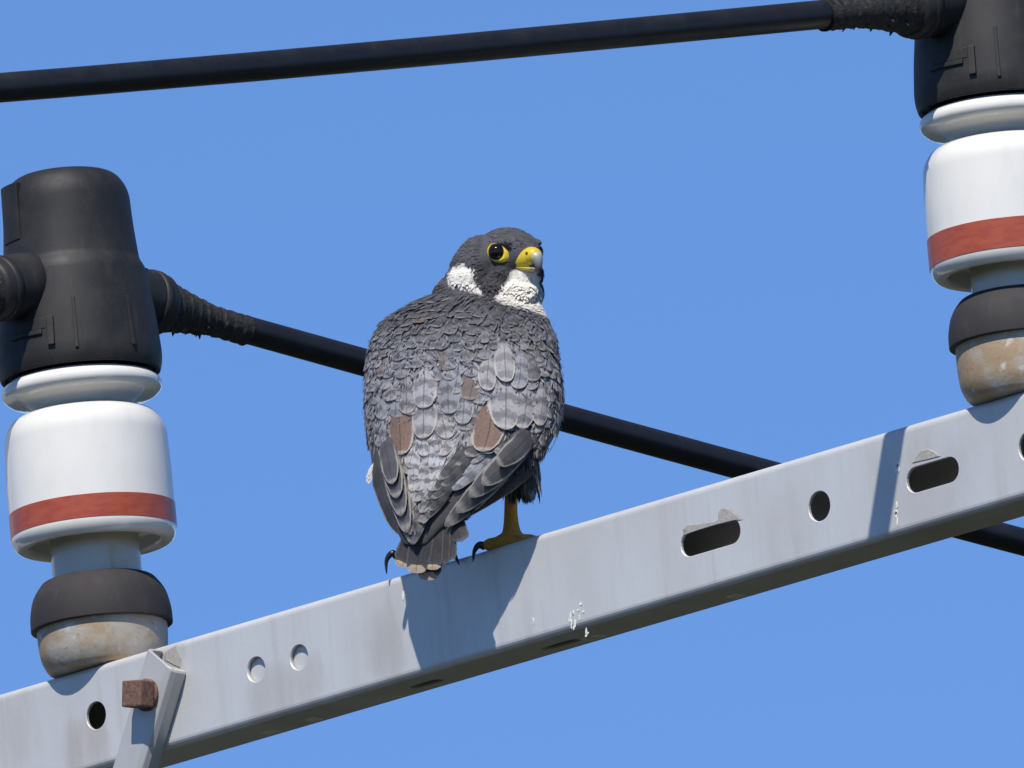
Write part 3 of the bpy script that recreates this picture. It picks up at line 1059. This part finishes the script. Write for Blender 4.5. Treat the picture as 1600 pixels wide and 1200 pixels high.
# ------------------------------------------------------------------ feathers
def mat_feather():
    n = NB('feather_vane')
    col = n.n('ShaderNodeAttribute', attribute_name='col').outputs['Color']
    par = n.n('ShaderNodeAttribute', attribute_name='par').outputs['Color']
    sp = n.n('ShaderNodeSeparateColor'); n.l(par, sp.inputs[0])
    barS, rimS, frq = sp.outputs[0], sp.outputs[1], sp.outputs[2]
    uv = n.n('ShaderNodeUVMap', uv_map='uv').outputs[0]
    su = n.n('ShaderNodeSeparateXYZ'); n.l(uv, su.inputs[0])
    u = n.math('MULTIPLY_ADD', su.outputs[0], 2.0, -1.0); v = su.outputs[1]
    au = n.math('ABSOLUTE', u)
    p = n.pos()
    nz = n.noise(p, 260, 4, .65)
    ph = n.math('ADD', n.math('MULTIPLY', v, n.math('MULTIPLY', frq, 60.0)), n.math('MULTIPLY_ADD', nz, 5.5, n.math('MULTIPLY', au, -1.6)))
    bar = n.ramp(n.math('SINE', ph), -.5, .9)
    dark = n.mix(1.0, col, (.30, .30, .335), 'MULTIPLY')
    c = n.mix(n.math('MULTIPLY', bar, barS), col, dark)
    # barbs: fine slanting lines
    bl = n.math('SINE', n.math('ADD', n.math('MULTIPLY', v, 150.0), n.math('MULTIPLY', au, -55.0)))
    c = n.mix(n.math('MULTIPLY_ADD', bl, .05, .05), c, (.02, .02, .022))
    # patchy wear
    wr = n.ramp(n.noise(p, 330, 5, .7), .40, .70)
    c = n.mix(n.math('MULTIPLY', wr, .75), c, n.mix(1.0, col, (.60, .60, .64), 'MULTIPLY'))
    fx_ = n.noise(n.n('ShaderNodeUVMap', uv_map='uv').outputs[0], 34, 4, .75)
    # pale fringe
    tipd = n.ramp(v, .87, .95); sd = n.ramp(n.math('ADD', au, n.math('MULTIPLY_ADD', nz, .16, -.08)), .76, .88)
    rim = n.math('MULTIPLY', n.math('MAXIMUM', n.math('MULTIPLY', sd, n.ramp(v, .25, .6)), tipd), rimS)
    c = n.mix(n.math('MULTIPLY', rim, n.ramp(fx_, .2, .55)), c, (.50, .47, .42))
    # the barbs part along the edge
    edge = n.math('MAXIMUM', au, n.math('MULTIPLY_ADD', v, 1.0, .0))
    al = n.ramp(n.math('ADD', edge, n.math('MULTIPLY_ADD', fx_, .5, -.24)), 1.05, .95)
    n.l(al, n.b.inputs['Alpha'])
    # dark shaft
    sh = n.ramp(au, .07, .02)
    c = n.mix(n.math('MULTIPLY', sh, .55), c, (.025, .024, .028))
    n.base(c)
    n.rough(.62)
    n.b.inputs['Specular IOR Level'].default_value = .3
    h = n.math('ADD', n.math('MULTIPLY', bl, .4), n.noise(p, 700, 3))
    n.bump(h, .35, .0006)
    return n.m
M_FEA = mat_feather()
ROWS = (0, .16, .34, .52, .68, .80, .89, .955, 1.0)
COLS = (-1, -.66, -.33, 0, .33, .66, 1)
def wprof(s, tip=.45, point=2.2):
    b = .55 + .45 * sstep(0, .4, s)
    q = max(0, (s - (1 - tip)) / tip)
    return b * max(.10, (1 - q ** point) ** .5 if q < 1 else .10)
def make_feather(name, posf, col, bar, rim, frq, parent, tip=.45, point=2.2, rnd=None):
    V, Fc, UVv = [], [], []
    for s in ROWS:
        w_ = wprof(s, tip, point)
        for u in COLS:
            V.append(posf(s, u * w_ * (1 + (fr.uniform(-.07, .05) if abs(u) == 1 else 0)))); UVv.append((.5 + .5 * u, s))
    nc = len(COLS)
    for i in range(len(ROWS) - 1):
        for k in range(nc - 1):
            a = i * nc + k
            Fc.append((a, a + 1, a + nc + 1, a + nc))
    o = mesh_obj(name, V, Fc, M_FEA, parent)
    finish_feather(o.data, UVv, [col] * len(V), [(bar, rim, frq)] * len(V))
    return o
def finish_feather(me, UVv, cols, pars):
    at = me.color_attributes.new('col', 'FLOAT_COLOR', 'POINT')
    at.data.foreach_set('color', np.array([(*c, 1) for c in cols], dtype=np.float32).ravel())
    at = me.color_attributes.new('par', 'FLOAT_COLOR', 'POINT')
    at.data.foreach_set('color', np.array([(*c, 1) for c in pars], dtype=np.float32).ravel())
    ul = me.uv_layers.new(name='uv')
    idx = np.zeros(len(me.loops), dtype=np.int32); me.loops.foreach_get('vertex_index', idx)
    ul.data.foreach_set('uv', np.array(UVv, dtype=np.float32)[idx].ravel())

fr = random.Random(21)
def drape(x, y, L, W, ang, l0, l1, camb=2.2, th0=None):
    """position function of a feather lying on the body from (x, y); ang turns it from straight down"""
    th = theta_of(x, y) if th0 is None else th0
    mt = metric(th, y)
    ca, sa = math.cos(ang), math.sin(ang)
    curl = fr.uniform(-.3, .6); bow = fr.gauss(0, .10)
    def f(s, u):
        du, dv = u * W, s * L
        du += bow * L * s * s
        sx = du * ca + dv * sa
        sy = dv * ca - du * sa
        lift = l0 + (l1 - l0) * s + camb * (1 - u * u) - .9 * abs(u) + curl * max(0, s - .7) * 4
        q = surf_n(th + sx / mt, min(y + sy, 850), lift)
        if y + sy > 850: q.y += y + sy - 850
        return sp(*q)
    return f
def jit(c, k=.14, rnd=fr):
    m = 1 + rnd.uniform(-k, k)
    t = rnd.uniform(-.04, .04)
    return (c[0] * m * (1 + t), c[1] * m, c[2] * m * (1 - t))
GREY = (.30, .295, .315)
PALE = (.375, .365, .375)
BROWN = (.21, .130, .10)
WDARK = (.050, .048, .052)

# rows of back feathers, small on the mantle, growing down to the scapulars
def rows():
    y = 452.0
    r = 0
    cnt = 0
    while y < 716:
        k = sstep(455, 680, y)
        W = lerp(10, 20, k); Lx = lerp(14, 30, k)
        y_mid = y
        a = (fR(min(y + 10, 850)) - fL(min(y + 10, 850))) / 2
        th = -1.75 + (r % 2) * .5 * (1.55 * W / max(20, a))
        while th < 1.75:
            p = surf(th, y)
            mt = metric(th, y)
            step = 1.38 * W / mt
            if p.y < collar_y(p.x) + 4 or (y > 660 and 640 < p.x < 715 and abs(th) < .9) or (p.x > 765 and y > 634) or (p.x < 640 and y > 684):
                th += step; continue
            side = abs(th) > 1.05
            Wf = W * (.74 if side else 1) * fr.uniform(.86, 1.16)
            if side: step *= .76
            L = (Lx * 2.0) * fr.uniform(.9, 1.12) * (1.05 if side else 1)
            base = lerp3((.085, .084, .094), GREY, sstep(462, 570, y + fr.uniform(-14, 14)))
            base = lerp3(base, PALE, .8 * sstep(600, 680, y) * (fr.random() ** .7))
            if th > .95: base = lerp3(base, (.15, .15, .17), .5)
            if fr.random() < .03: base = lerp3(base, BROWN, .55)
            ang = fr.gauss(0, .13)
            if th > .3: ang -= .12
            nm = 'mantle_feather' if y < 560 else 'scapular_feather'
            if side: nm = 'covert_feather'
            make_feather(nm, drape(p.x, y, L, Wf, ang, -1.5, fr.uniform(2.2, 5.2), th0=th + fr.uniform(-.1, .1) * step),
                         jit(base, .13), fr.uniform(.5, 1.0), fr.uniform(.12, .6) * lerp(.7, 1, k), fr.uniform(.24, .36), bird,
                         tip=fr.uniform(.4, .55), point=fr.uniform(1.9, 2.6))
            cnt += 1
            th += step
        y += Lx * .72
        r += 1
    return cnt
NF = rows()

# rump and upper tail coverts in the gap between the wings
def rump():
    for y, xs, tone, l in ((668, (668, 690, 712), 1, 4), (690, (660, 682, 704), 1, 5), (710, (652, 675, 697), 1, 6), (728, (648, 668, 690, 708), 1, 7), (746, (652, 670, 688), 1, 8),
                           (762, (656, 674, 690), .9, 9), (780, (660, 676), .75, 10), (796, (654, 668, 684), .42, 9), (812, (656, 672), .34, 9), (826, (662, 650), .28, 8)):
        for x in xs:
            c = (.46 * tone, .45 * tone, .45 * tone)
            make_feather('rump_feather', drape(x + fr.uniform(-3, 3), y - 28, 54, 16, fr.gauss(.02, .14), l * .3, l + fr.uniform(-1, 1.5)), jit(c, .2),
                         1.0, .6 * tone, fr.uniform(.26, .34), bird, tip=.5)
rump()

# ribbons for the long wing and tail feathers
def ribbon(pts, W, nup=(0, 0, 1), camb=3.0, roll=0.0, taper=0.0):
    P = [Vector(p) for p in pts]
    Q = smooth_path(P, 8)
    n = len(Q) - 1
    nu = Vector(nup)
    def f(s, u):
        i = min(int(s * n), n - 1); t = s * n - i
        p = Q[i].lerp(Q[i + 1], t)
        d = (Q[min(i + 1, n)] - Q[max(i - 1, 0)]).normalized() if i > 0 else (Q[1] - Q[0]).normalized()
        side = d.cross(nu).normalized()
        up = side.cross(d).normalized()
        sd = (side * math.cos(roll) + up * math.sin(roll))
        if sd.x < 0: sd = -sd
        p = p + sd * (u * W * (1 - taper * s)) + nu * (camb * (1 - u * u))
        return bp(*p)
    return f
# left wing: stacked dark tips, each with a thin pale fringe
def left_wing():
    spec = [ # root, tip, width, lift
        ((603, 690), (646, 850), 17, 0), ((601, 686), (637, 832), 19, 4), ((600, 682), (629, 806), 19, 8),
        ((599, 680), (622, 778), 18, 12), ((598, 676), (615, 756), 17, 16)]
    for k, ((x0, y0), (x1, y1), W, l) in enumerate(spec):
        d0 = surf(theta_of(x0, y0), y0).z - fB(y0) + fB0(y0)
        d1 = fB0(min(y1, 850)) + 1
        mx, my = (x0 + x1) / 2 + 3, (y0 + y1) / 2
        make_feather('flight_feather', ribbon([(x0, y0, d0 + l * .3 - 16), (mx - 2, my, lerp(d0, d1, .55) + 6 + l * .8), (x1, y1, d1 + 4 + l)], W, (-.45, 0, .9), 3),
                     jit((.095, .092, .098), .12), .3, .62, .3, bird, tip=.42, point=1.7)
    # long primaries down the wing's outer edge
    for k in range(4):
        y1 = 838 + k * 5
        make_feather('primary_feather', ribbon([(586 + k * 2, 690, -95), (592 + k * 3, 752, -62), (612 + k * 8, 806, -36), (634 + k * 3, y1, -22 - k)], 13, (-.5, 0, .86), 2),
                     jit((.055, .053, .057), .1), .5, .6, .3, bird, tip=.3, point=1.6)
left_wing()
def right_wing():
    spec = [((832, 676), (694, 822), 18, 0), ((836, 672), (712, 800), 20, 4), ((838, 668), (732, 775), 20, 8),
            ((840, 664), (752, 756), 20, 12), ((838, 662), (776, 724), 19, 16)]
    for k, ((x0, y0), (x1, y1), W, l) in enumerate(spec):
        d0 = -100
        d1 = -26
        mx, my = lerp(x0, x1, .5) + 2, lerp(y0, y1, .5) + 6
        make_feather('flight_feather', ribbon([(x0, y0, d0 + l * .6), (mx, my, -42 + l * .9), (x1, y1, d1 + 3 + l)], W, (.32, .1, .92), 3),
                     jit((.09, .087, .094), .12), .3, .62, .3, bird, tip=.4, point=1.7)
    for k in range(5):
        make_feather('primary_feather', ribbon([(858 - k * 3, 672, -116), (826 - k * 3, 736 - k * 3, -72), (764 - k * 3, 780 - k * 3, -46), (700 - k * 2, 816 + k, -30 - k)], 11, (.35, .35, .86), 2),
                     jit((.055, .053, .057), .12), .5, .6, .3, bird, tip=.3, point=1.6)
right_wing()
# dark secondaries showing below the right scapulars and under the wing
for k, (x, y, L) in enumerate(((866, 636, 62), (852, 640, 66), (838, 646, 66), (822, 648, 66), (806, 650, 64), (790, 652, 62), (772, 656, 66),
                               (752, 664, 70), (734, 678, 78), (722, 696, 80), (712, 716, 76), (706, 738, 70))):
    make_feather('flight_feather', drape(x, y, L, 18, -.22 - .02 * k, 0, 4 + .3 * k), jit((.095, .092, .098), .2), .7, .6, .3, bird)

for x, y, L in ((726, 704, 52), (734, 716, 50), (716, 720, 52), (722, 736, 50), (706, 738, 50), (710, 756, 46), (696, 760, 46), (698, 776, 40)):
    make_feather('flight_feather', drape(x, y, L, 13, -.35, 4, 9 + fr.uniform(-1, 1)), jit((.085, .082, .088), .2), .7, .55, .3, bird)

# big scapulars and the worn brown feathers, laid over the rows
special = [ # x, y (root), L, W, angle, colour, bar, rim, lift
    (624, 642, 78, 26, .10, BROWN, .05, .75, 13), (768, 636, 78, 32, -.02, (.22, .135, .10), .05, .8, 13),
    (742, 574, 58, 20, -.10, (.19, .145, .125), .2, .4, 8),
    (660, 618, 76, 24, .12, PALE, .85, .6, 13), (790, 596, 84, 30, -.10, PALE, .8, .8, 15),
    (822, 604, 74, 22, -.14, GREY, .95, .7, 13), (846, 606, 66, 18, -.14, GREY, .95, .7, 12),
    (786, 538, 68, 19, -.03, PALE, .6, .9, 16), (764, 560, 58, 16, -.2, PALE, .7, .8, 13),
    (664, 576, 70, 22, .03, PALE, .8, .5, 12), (700, 590, 64, 20, 0, GREY, .9, .4, 11), (636, 590, 64, 20, .05, GREY, .9, .5, 10),
    (725, 610, 60, 20, .0, GREY, .9, .5, 11), (688, 630, 64, 20, .1, PALE, .9, .5, 10), (598, 656, 86, 17, .08, GREY, .95, .7, 9),
    (614, 664, 74, 15, .08, GREY, .95, .6, 10), (812, 556, 60, 18, -.1, GREY, .8, .6, 12), (836, 548, 56, 16, -.1, (.13, .13, .145), .7, .5, 10)]
for x, y, L, W, ang, c, b, rm_, l in special:
    make_feather('scapular_feather', drape(x, y, L * .94, W * .88, ang, l * .22, l * .66, 2.2), jit(c, .08), b, rm_, fr.uniform(.24, .32), bird, tip=.5, point=2.2)

# tail: six overlapping feathers with pale tips
def tail():
    for k, (x0, x1, y1, d, W, tp) in enumerate(((704, 738, 806, -40, 14, 0), (700, 722, 846, -36, 15, 0), (692, 700, 878, -32, 16, 0), (684, 668, 904, -30, 20, 1),
                                                (690, 688, 884, -27, 16, 0), (664, 629, 884, -26, 18, .4), (678, 676, 888, -23, 17, .5), (670, 650, 893, -19, 20, 1))):
        make_feather('tail_feather', ribbon([(x0, 775, d - 12), (lerp(x0, x1, .45), lerp(775, y1, .5), d - 4), (x1, y1, d + 8)], W, (0, .08, 1), 2.5),
                     jit((.052, .048, .052), .1), .4, .10, .3, bird, tip=.16, point=2.8)
        if tp:   # pale terminal band
            make_feather('tail_tip', ribbon([(x1 - (x1 - x0) * .05, y1 - 9 * tp - 2, d + 7.6), (x1 - (x1 - x0) * .02, y1 - 3, d + 8.8), (x1, y1 + 2.0, d + 9.4)], W * .80, (0, .08, 1), 2.5),
                         (.50, .39, .28), .0, .5, .3, bird, tip=.9, point=2.8)
tail()
# white flank tuft beside the left wing
for k in range(5):
    make_feather('down_tuft', ribbon([(586, 722 + k * 3, -80), (579, 734 + k * 3, -76), (575 - k % 2 * 3, 744 + k * 3, -74)], 3, (0, 0, 1), .5), (.7, .68, .64), 0, 0, .3, bird)

# ---- fine plumage: hood, nape, throat and leggings (too many to count)
def fine_plumage():
    me = body.data
    cols = np.zeros(len(me.vertices) * 4, dtype=np.float32); me.color_attributes['col'].data.foreach_get('color', cols)
    cols = cols.reshape(-1, 4)
    rnd = random.Random(4)
    V, Fc, CL = [], [], []
    polys = me.polygons
    cand = []
    for pl in polys:
        p = w2cc(pl.center)
        if p.y < 500 and p.y < collar_y(p.x) + 26: cand.append((pl, p, 0))
        elif p.z < -20 and 690 < p.y < 770 and (p.x > 780): cand.append((pl, p, 1))
    rnd.shuffle(cand)
    n0 = 0
    for pl, p, kd in cand[:9000]:
        c = tuple(cols[pl.vertices[0]][:3])
        if c[0] > .4 and c[2] < .05: continue
        f, s, u = to_head(p)
        if f > 38 and abs(s) < 26 and -18 < u < 24: continue
        if (f - 23) ** 2 + (abs(s) - 43) ** 2 + (u - 13) ** 2 < 25 ** 2: continue
        nrm = pl.normal
        nb = Vector((nrm.dot(RI), -nrm.dot(UP), nrm.dot(T)))
        if kd == 0:
            flow = (-hf * .9 + Vector((0, 1, 0)) * .7) if p.y < 440 else Vector((-.1, 1, .1))
            if f > 20 and u < -8: flow = Vector((0, 1, -.2))
            L, W = rnd.uniform(6, 10), rnd.uniform(1.6, 2.8)
        else:
            flow = Vector((rnd.uniform(-.05, .25), 1, 0)); L, W = rnd.uniform(14, 30), rnd.uniform(1.8, 3)
            c = (.17, .165, .16) if rnd.random() < .6 else (.07, .066, .066)
        fl = (flow - nb * flow.dot(nb))
        if fl.length < .05: continue
        fl.normalize()
        sd = fl.cross(nb).normalized()
        k = rnd.uniform(.78, 1.22) if c[0] < .3 else rnd.uniform(.93, 1.07)
        c = tuple(x * k for x in c)
        b0 = p - nb * .6
        l1 = rnd.uniform(.6, 2.2) * (.5 if c[0] > .3 else 1)
        pts = [b0 - sd * W * .7, b0 + sd * W * .7, b0 + fl * L * .6 + sd * W + nb * l1 * .7, b0 + fl * L + nb * l1, b0 + fl * L * .6 - sd * W + nb * l1 * .7]
        o = len(V)
        V += [bp(*q) for q in pts]; CL += [c] * 5
        Fc.append((o, o + 1, o + 2, o + 3, o + 4))
    for _ in range(260):     # the loose leggings
        a = rnd.uniform(0, 6.283)
        p = Vector((822 + 21 * math.cos(a), rnd.uniform(715, 750), -112 + 26 * math.sin(a)))
        L, W = rnd.uniform(22, 40), rnd.uniform(1.5, 3)
        fl = Vector((rnd.uniform(-.22, .2), 1, rnd.uniform(-.1, .1))).normalized()
        sd = Vector((-math.sin(a), 0, math.cos(a)))
        c = (.26, .255, .25) if rnd.random() < .6 else (.09, .086, .086)
        pts = [p - sd * W * .7, p + sd * W * .7, p + fl * L * .6 + sd * W, p + fl * L, p + fl * L * .6 - sd * W]
        o = len(V); V += [bp(*q) for q in pts]; CL += [c] * 5; Fc.append((o, o + 1, o + 2, o + 3, o + 4))
    for _ in range(1500):    # loose barbs over the back
        y = rnd.uniform(462, 700); th = rnd.uniform(-1.6, 1.6)
        q = surf(th, y)
        if q.y < collar_y(q.x) + 10: continue
        L, W = rnd.uniform(5, 10), rnd.uniform(.8, 1.8)
        mt = metric(th, y); a = rnd.gauss(0, .35)
        l0 = rnd.uniform(2.5, 6)
        t = sstep(470, 580, y)
        c = lerp3((.10, .10, .11), (.32, .315, .33), t * rnd.random()) if rnd.random() < .7 else lerp3((.06, .06, .065), (.10, .10, .11), t)
        pts = [surf_n(th - W / mt, y, l0), surf_n(th + W / mt, y, l0), surf_n(th + (W + a * L * .6) / mt, y + L * .6, l0 + 1.5), surf_n(th + a * L / mt, y + L, l0 + 2), surf_n(th + (-W + a * L * .6) / mt, y + L * .6, l0 + 1.5)]
        o = len(V); V += [sp(*q) for q in pts]; CL += [c] * 5; Fc.append((o, o + 1, o + 2, o + 3, o + 4))
    o = mesh_obj('fine_plumage', V, Fc, M_BODY, bird)
    at = o.data.color_attributes.new('col', 'FLOAT_COLOR', 'POINT')
    at.data.foreach_set('color', np.array([(*c, 1) for c in CL], dtype=np.float32).ravel())
    o['kind'] = 'stuff'
fine_plumage()
print('feathers', NF, 'body verts', len(body.data.vertices))
